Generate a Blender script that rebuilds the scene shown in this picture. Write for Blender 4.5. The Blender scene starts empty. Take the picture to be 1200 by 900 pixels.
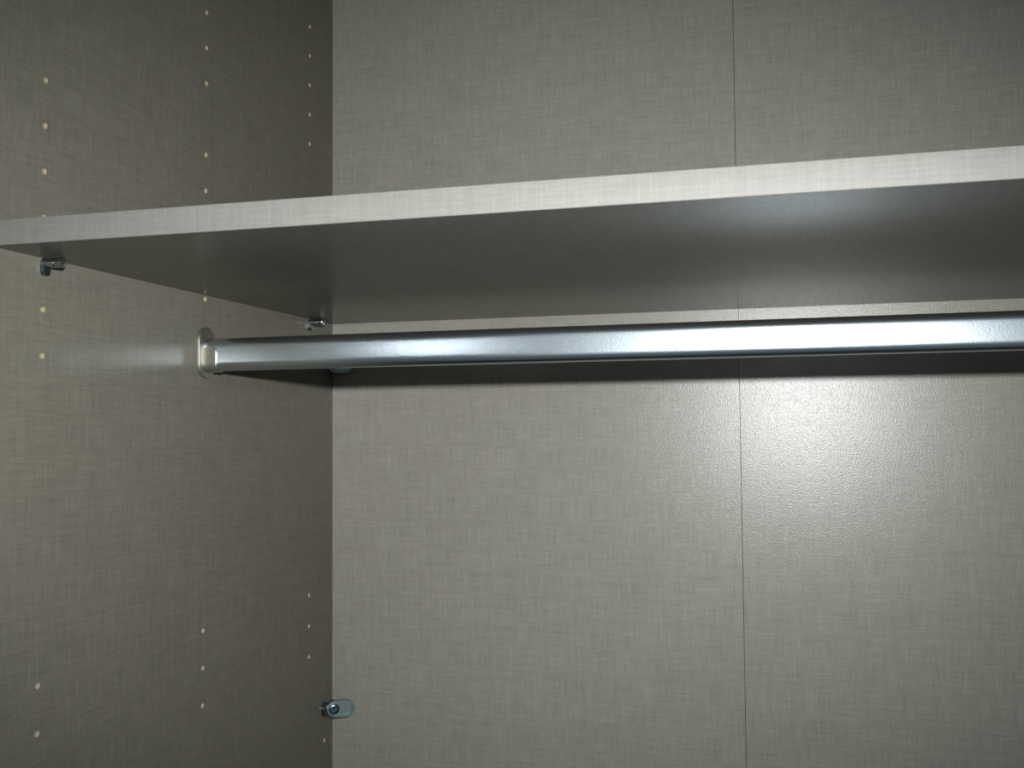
import bpy, bmesh, math
from mathutils import Vector, Matrix
C = bpy.context.scene
COL = C.collection
MM = 0.001

# ------------------------------------------------------------------ camera
cam = bpy.data.cameras.new('camera')
cam.sensor_width = 36.0
cam.lens = 1233.32 / 1200.0 * 36.0
cam.clip_start = 0.01
co = bpy.data.objects.new('camera', cam)
COL.objects.link(co)
co.location = (501.587 * MM, -1076.07 * MM, -119.93 * MM)
co.rotation_euler = (1.61793, 0.00762, 0.26726)
C.camera = co

# ------------------------------------------------------------------ world: a dim room outside the wardrobe
w = bpy.data.worlds.new('dim_room')
w.use_nodes = True
bg = w.node_tree.nodes['Background']
bg.inputs[0].default_value = (0.66, 0.84, 1.0, 1)
bg.inputs[1].default_value = 0.10
C.world = w

# ------------------------------------------------------------------ camera flash, above the lens
fl = bpy.data.lights.new('flash', 'SPOT')
fl.energy = 48.0
fl.color = (0.95, 0.985, 1.0)
fl.shadow_soft_size = 0.011
fl.spot_size = math.radians(97)
fl.spot_blend = 1.0
fo = bpy.data.objects.new('flash', fl)
COL.objects.link(fo)
fo.location = (506 * MM, -1050 * MM, -48 * MM)
fo.rotation_euler = (math.radians(88.0), 0, 0.29)
fo.scale = (1.0, 0.67, 1.0)

# ------------------------------------------------------------------ a lamp in the room, behind the camera to the left
rl = bpy.data.lights.new('room_lamp', 'POINT')
rl.energy = 4.0
rl.color = (0.92, 0.97, 1.0)
rl.shadow_soft_size = 0.13
lo_ = bpy.data.objects.new('room_lamp', rl)
COL.objects.link(lo_)
lo_.location = (-620 * MM, -2600 * MM, 160 * MM)

# ------------------------------------------------------------------ exposure
C.view_settings.view_transform = 'Standard'
C.view_settings.look = 'None'
C.view_settings.exposure = 0.0
C.view_settings.gamma = 1.0
C.view_settings.use_curve_mapping = False
try:
    C.cycles.blur_glossy = 0.5
    C.cycles.caustics_reflective = True
    C.cycles.sample_clamp_indirect = 4.0
except Exception:
    pass


# ------------------------------------------------------------------ materials
def new_mat(name):
    m = bpy.data.materials.new(name)
    m.use_nodes = True
    nt = m.node_tree
    return m, nt, nt.nodes['Principled BSDF']


def node(nt, t, **kw):
    n = nt.nodes.new(t)
    for k, v in kw.items():
        setattr(n, k, v)
    return n


def noise(nt, vec, scale, detail=2.0, rough=0.5):
    """vec socket, per-axis frequency (1/m) -> Fac socket"""
    mp = node(nt, 'ShaderNodeMapping')
    mp.inputs['Scale'].default_value = scale
    nt.links.new(vec, mp.inputs['Vector'])
    n = node(nt, 'ShaderNodeTexNoise')
    n.inputs['Scale'].default_value = 1.0
    n.inputs['Detail'].default_value = detail
    n.inputs['Roughness'].default_value = rough
    nt.links.new(mp.outputs[0], n.inputs['Vector'])
    return n.outputs['Fac']


def maprange(nt, s, a, b, c, d):
    n = node(nt, 'ShaderNodeMapRange')
    n.inputs[1].default_value = a
    n.inputs[2].default_value = b
    n.inputs[3].default_value = c
    n.inputs[4].default_value = d
    nt.links.new(s, n.inputs[0])
    return n.outputs[0]


def mul(nt, a, b):
    n = node(nt, 'ShaderNodeMath', operation='MULTIPLY')
    nt.links.new(a, n.inputs[0])
    if isinstance(b, float):
        n.inputs[1].default_value = b
    else:
        nt.links.new(b, n.inputs[1])
    return n.outputs[0]


def linen(name, col, rough, spec, amp=1.0, bump=0.3):
    """linen-printed melamine: vertical and horizontal threads, fine pearl grain"""
    m, nt, p = new_mat(name)
    uv = node(nt, 'ShaderNodeUVMap', uv_map='UVMap').outputs[0]
    v1 = noise(nt, uv, (620, 38, 1), 3, 0.6)
    h1 = noise(nt, uv, (38, 620, 1), 3, 0.6)
    v2 = noise(nt, uv, (180, 9, 1), 2)
    h2 = noise(nt, uv, (9, 180, 1), 2)
    bl = noise(nt, uv, (22, 22, 1), 2)
    f = maprange(nt, v1, 0.25, 0.75, 1 - .15 * amp, 1 + .15 * amp)
    f = mul(nt, f, maprange(nt, h1, 0.25, 0.75, 1 - .15 * amp, 1 + .15 * amp))
    f = mul(nt, f, maprange(nt, v2, 0.25, 0.75, 1 - .05 * amp, 1 + .05 * amp))
    f = mul(nt, f, maprange(nt, h2, 0.25, 0.75, 1 - .05 * amp, 1 + .05 * amp))
    f = mul(nt, f, maprange(nt, bl, 0.25, 0.75, 1 - .03 * amp, 1 + .03 * amp))
    mx = node(nt, 'ShaderNodeVectorMath', operation='SCALE')
    mx.inputs[0].default_value = col
    nt.links.new(f, mx.inputs['Scale'])
    nt.links.new(mx.outputs[0], p.inputs['Base Color'])
    p.inputs['Roughness'].default_value = rough
    p.inputs['Specular IOR Level'].default_value = spec
    g = noise(nt, uv, (820, 820, 1), 1, 0.5)
    b = node(nt, 'ShaderNodeBump')
    b.inputs['Strength'].default_value = bump
    b.inputs['Distance'].default_value = 0.0003
    nt.links.new(g, b.inputs['Height'])
    nt.links.new(b.outputs[0], p.inputs['Normal'])
    return m


def metal(name, col, rough, grain=0.0, scale=(700, 700, 700), dist=0.0003, metallic=1.0):
    m, nt, p = new_mat(name)
    tc = node(nt, 'ShaderNodeTexCoord').outputs['Object']
    n1 = noise(nt, tc, scale, 3, 0.6)
    mx = node(nt, 'ShaderNodeVectorMath', operation='SCALE')
    mx.inputs[0].default_value = col
    nt.links.new(maprange(nt, n1, .25, .75, .88, 1.06), mx.inputs['Scale'])
    nt.links.new(mx.outputs[0], p.inputs['Base Color'])
    p.inputs['Metallic'].default_value = metallic
    p.inputs['Roughness'].default_value = rough
    if grain:
        b = node(nt, 'ShaderNodeBump')
        b.inputs['Strength'].default_value = grain
        b.inputs['Distance'].default_value = dist
        nt.links.new(n1, b.inputs['Height'])
        nt.links.new(b.outputs[0], p.inputs['Normal'])
    return m


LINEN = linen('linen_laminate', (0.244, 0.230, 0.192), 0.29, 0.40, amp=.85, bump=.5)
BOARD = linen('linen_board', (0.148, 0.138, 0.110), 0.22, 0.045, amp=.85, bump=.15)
EDGE = linen('linen_edge_band', (0.152, 0.146, 0.130), 0.6, 0.3, amp=0.6)
ROD = metal('zinc_tube', (0.60, 0.67, 0.71), 0.15, 0.26, (800, 1000, 1000), 0.0002)
# zinc plating: a tight lobe over a wide one
nt = ROD.node_tree
p = nt.nodes['Principled BSDF']
p2 = nt.nodes.new('ShaderNodeBsdfPrincipled')
p2.inputs['Metallic'].default_value = 1.0
p2.inputs['Roughness'].default_value = 0.34
for nm in ('Base Color', 'Normal'):
    nt.links.new(p.inputs[nm].links[0].from_socket, p2.inputs[nm])
ms = nt.nodes.new('ShaderNodeMixShader')
ms.inputs[0].default_value = 0.30
nt.links.new(p.outputs[0], ms.inputs[1])
nt.links.new(p2.outputs[0], ms.inputs[2])
nt.links.new(ms.outputs[0], nt.nodes['Material Output'].inputs['Surface'])
BRACKET = metal('nickel_bracket', (0.42, 0.41, 0.36), 0.48, 0.08)
PINM = metal('zinc_pin', (0.40, 0.45, 0.45), 0.24, 0.05)
CASE = metal('cast_zinc', (0.36, 0.42, 0.42), 0.40, 0.05)
RECESS = metal('cast_zinc_recess', (0.22, 0.28, 0.275), 0.42, 0.05)
SCREW = metal('dark_zinc', (0.16, 0.20, 0.22), 0.28, 0.05)
GAP, nt, p = new_mat('gap_board')
p.inputs['Base Color'].default_value = (0.035, 0.03, 0.025, 1)
p.inputs['Roughness'].default_value = 0.8
CHIP, nt, p = new_mat('raw_chipboard')
tc = node(nt, 'ShaderNodeTexCoord').outputs['Object']
cn = noise(nt, tc, (900, 900, 900), 3, .6)
cr = node(nt, 'ShaderNodeValToRGB')
cr.color_ramp.elements[0].position = .3
cr.color_ramp.elements[0].color = (.32, .25, .15, 1)
cr.color_ramp.elements[1].position = .7
cr.color_ramp.elements[1].color = (.50, .43, .29, 1)
nt.links.new(cn, cr.inputs[0])
nt.links.new(cr.outputs[0], p.inputs['Base Color'])
p.inputs['Roughness'].default_value = .9


# ------------------------------------------------------------------ mesh helpers (dimensions in millimetres)
def box(bm, x0, x1, y0, y1, z0, z1, mi=0):
    vs = [bm.verts.new((x, y, z)) for x in (x0, x1) for y in (y0, y1) for z in (z0, z1)]
    fs = []
    for a, b, c, d in ((0, 1, 3, 2), (4, 6, 7, 5), (0, 4, 5, 1), (2, 3, 7, 6), (0, 2, 6, 4), (1, 5, 7, 3)):
        f = bm.faces.new((vs[a], vs[b], vs[c], vs[d]))
        f.material_index = mi
        fs.append(f)
    return fs


def prism(bm, poly, a, b, to3, cap=True):
    """poly: 2-D outline; to3(u, v, w) -> xyz; swept from w=a to w=b"""
    r0 = [bm.verts.new(to3(u, v, a)) for u, v in poly]
    r1 = [bm.verts.new(to3(u, v, b)) for u, v in poly]
    n = len(poly)
    for i in range(n):
        j = (i + 1) % n
        bm.faces.new((r0[i], r0[j], r1[j], r1[i]))
    if cap:
        bm.faces.new(list(reversed(r0)))
        bm.faces.new(r1)
    return r0, r1


def loft(bm, rings, cap0=True, cap1=True):
    """rings: lists of xyz of the same length"""
    rs = [[bm.verts.new(q) for q in r] for r in rings]
    n = len(rs[0])
    for a, b in zip(rs, rs[1:]):
        for i in range(n):
            j = (i + 1) % n
            bm.faces.new((a[i], a[j], b[j], b[i]))
    if cap0:
        bm.faces.new(list(reversed(rs[0])))
    if cap1:
        bm.faces.new(rs[-1])


def stadium(cu, cv, hu, hv, n=12):
    """rounded-end outline; the longer half axis decides where the round ends go"""
    out = []
    if hv >= hu:
        for k in range(n + 1):
            t = math.pi * k / n
            out.append((cu + hu * math.cos(t), cv + hv - hu + hu * math.sin(t)))
        for k in range(n + 1):
            t = math.pi + math.pi * k / n
            out.append((cu + hu * math.cos(t), cv - hv + hu + hu * math.sin(t)))
    else:
        for k in range(n + 1):
            t = -math.pi / 2 + math.pi * k / n
            out.append((cu + hu - hv + hv * math.cos(t), cv + hv * math.sin(t)))
        for k in range(n + 1):
            t = math.pi / 2 + math.pi * k / n
            out.append((cu - hu + hv + hv * math.cos(t), cv + hv * math.sin(t)))
    return out


def circle(cu, cv, r, n=24):
    return [(cu + r * math.cos(2 * math.pi * k / n), cv + r * math.sin(2 * math.pi * k / n)) for k in range(n)]


def bevel(bm, w, seg=2, ang=0.5):
    es = [e for e in bm.edges if len(e.link_faces) == 2 and e.calc_face_angle(0) > ang]
    bmesh.ops.bevel(bm, geom=es, offset=w, segments=seg, affect='EDGES', profile=0.5)


def finish(name, bm, mats, parent=None, smooth=True, swap=False, orient=True, origin=(0, 0, 0)):
    """link a bmesh (world millimetres) as ONE object whose origin is at `origin` mm"""
    bm.verts.ensure_lookup_table()
    if orient:
        bmesh.ops.recalc_face_normals(bm, faces=bm.faces)
    o3 = Vector(origin)
    uvl = bm.loops.layers.uv.new('UVMap')
    for f in bm.faces:
        n = f.normal
        ax = max(range(3), key=lambda i: abs(n[i]))
        for l in f.loops:
            c = l.vert.co * MM
            if ax == 0:
                l[uvl].uv = (c.y + .37, c.z)
            elif ax == 1:
                l[uvl].uv = (c.x, c.z)
            else:
                l[uvl].uv = (c.x, c.y)
    if smooth:
        for f in bm.faces:
            f.smooth = True
        for e in bm.edges:
            if len(e.link_faces) == 2 and e.calc_face_angle(0) > math.radians(35):
                e.smooth = False
    for v in bm.verts:
        v.co = (v.co - o3) * MM
    me = bpy.data.meshes.new(name)
    bm.to_mesh(me)
    bm.free()
    for m in (mats if isinstance(mats, (list, tuple)) else [mats]):
        me.materials.append(m)
    o = bpy.data.objects.new(name, me)
    COL.objects.link(o)
    if parent is not None:
        o.parent = parent
        o.location = o3 * MM - (Vector(parent.get('org', (0, 0, 0))) * MM)
    else:
        o.location = o3 * MM
    o['org'] = tuple(origin)
    return o


def empty(name, origin):
    o = bpy.data.objects.new(name, None)
    o.empty_display_size = 0.01
    COL.objects.link(o)
    o.location = Vector(origin) * MM
    o['org'] = tuple(origin)
    return o


def tag(o, label=None, cat=None, group=None, kind=None):
    for k, v in (('label', label), ('category', cat), ('group', group), ('kind', kind)):
        if v:
            o[k] = v
    return o


XW = 1331.0      # inner width; unseen right wall set far out to weaken its bounce light
YF = -545.0     # front edge of the carcass
ZT, ZB = 640.0, -1250.0
T = 18.0
P = 32.0        # hole pitch

# ------------------------------------------------------------------ side panel on the left with its drilled holes
YC = (-465.5, -260.7, -57.1)
holes = []
for k in (4, 3, 2, 1, -1, -2, -9, -10): holes.append((YC[0], k * P))
for k in (8, 7, 6, 4, 3, 0, -9, -10, -11): holes.append((YC[1], k * P))
for k in (10, 9, 8, 7, 6, -9, -10, -11): holes.append((YC[2], k * P))
holes.append((-19.9, -448.4))
R = 2.4
S = 5.0
ys = sorted({YF, 0.0} | {c + d for c, _ in holes for d in (-S, S)})
zs = sorted({ZB, ZT} | {c + d for _, c in holes for d in (-S, S)})
# merge near-coincident rows
zz = [zs[0]]
for z in zs[1:]:
    if z - zz[-1] > 0.05:
        zz.append(z)
zs = zz
bm = bmesh.new()
cache = {}


def gv(y, z):
    key = (round(y, 3), round(z, 3))
    if key not in cache:
        cache[key] = bm.verts.new((0, y, z))
    return cache[key]


for i in range(len(ys) - 1):
    for j in range(len(zs) - 1):
        y0, y1, z0, z1 = ys[i], ys[i + 1], zs[j], zs[j + 1]
        cy, cz = (y0 + y1) / 2, (z0 + z1) / 2
        sq = [gv(y0, z0), gv(y1, z0), gv(y1, z1), gv(y0, z1)]
        hh = [h for h in holes if y0 < h[0] < y1 and z0 < h[1] < z1]
        if hh:
            hy, hz = hh[0]
            n = 16
            ring = [bm.verts.new((0, hy + R * math.cos(-3 * math.pi / 4 + 2 * math.pi * k / n),
                                  hz + R * math.sin(-3 * math.pi / 4 + 2 * math.pi * k / n))) for k in range(n)]
            for q in range(4):
                seg = [ring[(q * 4 + s) % n] for s in range(5)]
                bm.faces.new([sq[q], sq[(q + 1) % 4]] + list(reversed(seg)))
        else:
            bm.faces.new(sq)
for f in bm.faces:
    f.normal_update()
    if f.normal.x < 0:
        f.normal_flip()
box(bm, -T, -13, YF, 0, ZB, ZT)
for y0, y1, z0, z1 in ((YF, YF, ZB, ZT), (0, 0, ZB, ZT)):
    bm.faces.new([bm.verts.new(q) for q in ((-13, y0, z0), (0, y0, z0), (0, y0, z1), (-13, y0, z1))])
for z in (ZB, ZT):
    bm.faces.new([bm.verts.new(q) for q in ((-13, YF, z), (0, YF, z), (0, 0, z), (-13, 0, z))])
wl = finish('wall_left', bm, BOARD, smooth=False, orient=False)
tag(wl, 'grey linen-print side panel with three columns of drilled shelf holes', kind='structure')

hole0 = None
for hy, hz in holes:
    if hole0 is None:
        bm = bmesh.new()
        n = 16
        a = [bm.verts.new((0, hy + R * math.cos(2 * math.pi * k / n), hz + R * math.sin(2 * math.pi * k / n))) for k in range(n)]
        b = [bm.verts.new((-11, hy + R * math.cos(2 * math.pi * k / n), hz + R * math.sin(2 * math.pi * k / n))) for k in range(n)]
        for k in range(n):
            bm.faces.new((a[k], b[k], b[(k + 1) % n], a[(k + 1) % n]))
        bm.faces.new(b)
        hole0 = finish('pin_hole', bm, CHIP, parent=wl, origin=(0, hy, hz), orient=False)
    else:
        h = hole0.copy()
        COL.objects.link(h)
        h.parent = wl
        h.location = Vector((0, hy, hz)) * MM

# ------------------------------------------------------------------ back: two laminate panels on a dark backing, a fine seam between
XS = 443.7
bm = bmesh.new()
box(bm, -T, XW + T, 8.2, 12, ZB, ZT)
wb = finish('wall_back', bm, GAP, smooth=False)
tag(wb, 'back of the wardrobe behind the two grey linen-print panels', kind='structure')
bm = bmesh.new()
box(bm, 0.15, XS - .25, 0, 8, ZB, ZT)
lp = finish('back_panel', bm, LINEN, parent=wb, smooth=False)
bm = bmesh.new()
box(bm, XS + .25, 2 * XS - .25, 0, 8, ZB, ZT)
rp = finish('back_panel', bm, LINEN, parent=wb, smooth=False)
bm = bmesh.new()
box(bm, 2 * XS + .25, XW - .15, 0, 8, ZB, ZT)
finish('back_panel', bm, LINEN, parent=wb, smooth=False)  # unseen third panel, added to reach the moved-out right wall

# ------------------------------------------------------------------ remaining carcass, outside the frame
bm = bmesh.new(); box(bm, XW, XW + T, YF, 0, ZB, ZT)
tag(finish('wall_right', bm, LINEN, smooth=False), kind='structure')
bm = bmesh.new(); box(bm, -T, XW + T, YF, 8, ZT, ZT + T)
tag(finish('ceiling', bm, LINEN, smooth=False), kind='structure')
bm = bmesh.new(); box(bm, -T, XW + T, YF, 8, ZB - T, ZB)
tag(finish('floor', bm, LINEN, smooth=False), kind='structure')

# ------------------------------------------------------------------ shelf
ZS, TS, YS = 3.45, 16.7, -515.6
sh = empty('shelf', (XW / 2, YS / 2, ZS))
tag(sh, 'grey linen-print wardrobe shelf with pale front edge, above the hanging rod', 'shelf')
bm = bmesh.new()
box(bm, 0.4, XW - .4, YS + 1.0, -0.9, ZS, ZS + TS)
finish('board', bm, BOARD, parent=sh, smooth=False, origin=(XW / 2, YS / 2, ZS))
bm = bmesh.new()
box(bm, 0.4, XW - .4, YS, YS + 1.0, ZS, ZS + TS)
es = [e for e in bm.edges if all(abs(v.co.y - YS) < .01 for v in e.verts) and abs(e.verts[0].co.x - e.verts[1].co.x) > 10]
bmesh.ops.bevel(bm, geom=es, offset=.7, segments=3, affect='EDGES', profile=.5)
tag(finish('edge_band', bm, EDGE, parent=sh, smooth=True, origin=(XW / 2, YS, ZS)), 'paler linen-print band along the front edge')


# ------------------------------------------------------------------ shelf pins
def shelf_pin(y, label):
    """round stem with a collar at its free end and a small lug hanging at the wall"""
    zc = ZS - 3.7
    o = empty('shelf_pin', (0, y, zc))
    tag(o, label, 'shelf pin', 'shelf pins under the shelf')
    X = lambda u, v, w: (w, u, v)
    bm = bmesh.new()
    prof = [(-9, 2.3), (0.05, 2.3), (.05, 3.5), (.5, 3.7), (3.0, 3.7), (3.4, 3.55), (10.0, 3.55), (10.1, 2.8), (10.7, 2.8)]
    loft(bm, [[X(u, v, x) for u, v in circle(y, zc, r, 20)] for x, r in prof])
    finish('stem', bm, PINM, parent=o, origin=(0, y, zc))
    bm = bmesh.new()
    prof = [(10.6, 3.2), (11.0, 3.68), (15.4, 3.68), (16.3, 3.2), (16.5, 2.4)]
    loft(bm, [[X(u, v, x) for u, v in circle(y, zc, r, 20)] for x, r in prof])
    finish('collar', bm, PINM, parent=o, origin=(10.6, y, zc))
    bm = bmesh.new()
    out = [(y - 3.3, zc), (y + 3.3, zc)] + [(y + 3.3 * math.cos(-math.pi * k / 12), zc - 5.2 + 3.3 * math.sin(-math.pi * k / 12)) for k in range(13)]
    prism(bm, out, 0.06, 3.6, X)
    bevel(bm, 1.0, 3)
    finish('lug', bm, SCREW, parent=o, origin=(0, y, zc))
    return o


shelf_pin(YC[0], 'metal shelf pin under the front left corner of the shelf')
shelf_pin(YC[2], 'small metal shelf pin under the shelf near the back panel, above the rod')

# ------------------------------------------------------------------ hanging rod
YR, ZR, HZ, HY = -261.0, -49.4, 14.3, 7.5
bm = bmesh.new()
X = lambda u, v, w: (w, u, v)


def rod_outline(off, n=8):
    """upright oval: slightly crowned faces, tightly rounded top and bottom"""
    zf, sag = 7.0, 0.08
    right = []
    for k in range(n + 1):
        z = -zf + 2 * zf * k / n
        right.append((HY - sag * (z / zf) ** 2, z))
    u0 = HY - sag
    top = []
    for k in range(1, 20):
        t = math.pi * k / 20
        top.append((u0 * math.cos(t), zf + (HZ - zf) * math.sin(t)))
    left = [(-u, -z) for u, z in right]
    bot = [(-u, -z) for u, z in top]
    out = right + top + left + bot
    su, sv = (HY - off) / HY, (HZ - off) / HZ
    return [(YR + u * su, ZR + v * sv) for u, v in out]


o_ = rod_outline(0)
i_ = rod_outline(1.0)
xs = [3.0, XW]
ro = [[bm.verts.new((x, u, v)) for u, v in o_] for x in xs]
ri = [[bm.verts.new((x, u, v)) for u, v in i_] for x in xs]
n = len(o_)
for k in range(n):
    j = (k + 1) % n
    bm.faces.new((ro[0][k], ro[0][j], ro[1][j], ro[1][k]))
    bm.faces.new((ri[0][k], ri[0][j], ri[1][j], ri[1][k]))
    for e in (0, 1):
        bm.faces.new((ro[e][k], ro[e][j], ri[e][j], ri[e][k]))
rod = finish('hanging_rod', bm, ROD, origin=(XW / 2, YR, ZR))
tag(rod, 'shiny bluish zinc oval clothes rod running across under the shelf', 'clothes rod')

# ------------------------------------------------------------------ rod bracket
br = empty('rod_bracket', (0, YR, -47))
tag(br, 'pale metal rod bracket with oval flange on the left side panel holding the rod', 'bracket')
bm = bmesh.new()
rings = []
for x, s in ((0.05, 0), (2.2, 0), (2.9, -.35), (3.2, -1.1)):
    rings.append([(x, u, v) for u, v in stadium(YR, -47.2, 13.2 + s, 22.4 + s, 16)])
loft(bm, rings)
finish('flange', bm, BRACKET, parent=br, origin=(0, YR, -47))
# open saddle: a U-shaped shell with rounded front corners
bm = bmesh.new()
ri_, ro_ = HY + .2, HY + 1.35
ztop = -43.2
zc = ZR - HZ + HY
pts = [(-1, ztop)] + [(-1, zc + (ztop - zc) * (1 - k / 4)) for k in range(1, 4)]
path = []
for k in range(5):
    path.append((-1.0, 0.0, ztop + (zc - ztop) * k / 4))
m_ = 22
for k in range(1, m_):
    t = math.pi + math.pi * k / m_
    path.append((math.cos(t), math.sin(t), zc))
for k in range(5):
    path.append((1.0, 0.0, zc + (ztop - zc) * k / 4))


def depth(k):
    """how far the saddle reaches out along the rod at path point k: rounded off at its two top corners"""
    z = path[k][2]
    full = 16.2
    d = ztop - z
    r = 4.5
    if path[k][1] == 0.0 and d < r:
        return full - r + math.sqrt(max(0, r * r - (r - d) ** 2))
    return full


# finer sampling close to the top corner
fine = []
for s in (0, .3, .8, 1.6, 2.8, 4.5):
    fine.append((-1.0, 0.0, ztop - s))
mid = [q for q in path[5:5 + m_ - 1]]
path = fine + [(-1.0, 0.0, zc)] + mid + [(1.0, 0.0, zc)] + [(1.0, 0.0, q[2]) for q in reversed(fine)]
rows = []
for k, (cu, su, z) in enumerate(path):
    xe = depth(k)
    inn = (YR + ri_ * cu, z + ri_ * su)
    out = (YR + ro_ * cu, z + ro_ * su)
    # a small rolled lip at the outer end
    lo = (YR + (ro_ - .3) * cu, z + (ro_ - .3) * su)
    rows.append([bm.verts.new((3.0, *inn)), bm.verts.new((xe, *inn)), bm.verts.new((xe, *lo)), bm.verts.new((xe - .35, *out)),
                 bm.verts.new((xe - 2.5, *out)), bm.verts.new((3.0, *out))])
for a, b in zip(rows, rows[1:]):
    for q in range(6):
        bm.faces.new((a[q], a[(q + 1) % 6], b[(q + 1) % 6], b[q]))
bm.faces.new(rows[0]); bm.faces.new(list(reversed(rows[-1])))
finish('saddle', bm, BRACKET, parent=br, smooth=False, origin=(0, YR, -47))


# ------------------------------------------------------------------ panel connectors in the back corner
def connector(zc, label):
    o = empty('panel_connector', (0, 0, zc))
    tag(o, label, 'connector', 'metal connectors in the back corner')
    # an oval cap leaning across the corner: A on the side panel, B at the back panel
    A, B = Vector((1.6, -19.0)), Vector((27.5, -3.2))
    d = (B - A).normalized()
    nrm = Vector((d.y, -d.x))
    L = (B - A).length

    def K(u, t, v):
        q = A + d * u + nrm * t
        return (q.x, q.y, v)
    hx, hz = L / 2, 9.6
    bm = bmesh.new()
    rings = []
    for t, k in ((-1.6, -.4), (1.6, 0), (2.5, -.35), (3.0, -1.0), (3.0, -1.7), (0.4, -2.4)):
        rings.append([K(u, t, v) for u, v in stadium(hx, zc, hx + k, hz + k, 14)])
    loft(bm, rings)
    bm.faces.ensure_lookup_table()
    bm.faces[-1].material_index = 1
    finish('cap', bm, [CASE, RECESS], parent=o, origin=(0, 0, zc))
    bm = bmesh.new()
    loft(bm, [[K(u, t, v) for u, v in circle(8.6, zc, r, 20)] for t, r in ((1.3, 5.6), (2.6, 5.6), (3.2, 4.8), (3.4, 3.4), (2.2, 2.6), (2.0, .6))])
    finish('screw', bm, SCREW, parent=o, origin=(8, -14, zc))
    bm = bmesh.new()
    prism(bm, [(.05, -.05), (.05, -16.0), (3.0, -15.6), (20.5, -4.8), (21.0, -.05)], zc - 6, zc + 6, lambda u, v, w: (u, v, w))
    finish('housing', bm, SCREW, parent=o, origin=(0, 0, zc))
    bm = bmesh.new()
    loft(bm, [[(x, u, v) for u, v in circle(-18.2, zc, r, 24)] for x, r in ((0.05, 8.8), (1.5, 8.8), (2.0, 8.0), (3.2, 8.0), (3.7, 7.2))])
    finish('collar', bm, SCREW, parent=o, origin=(0, -18, zc))
    return o


connector(-415.6, 'grey metal oval connector in the lower back corner, below the clothes rod')
connector(-42.0, 'dark metal connector in the back corner, mostly hidden behind the clothes rod')
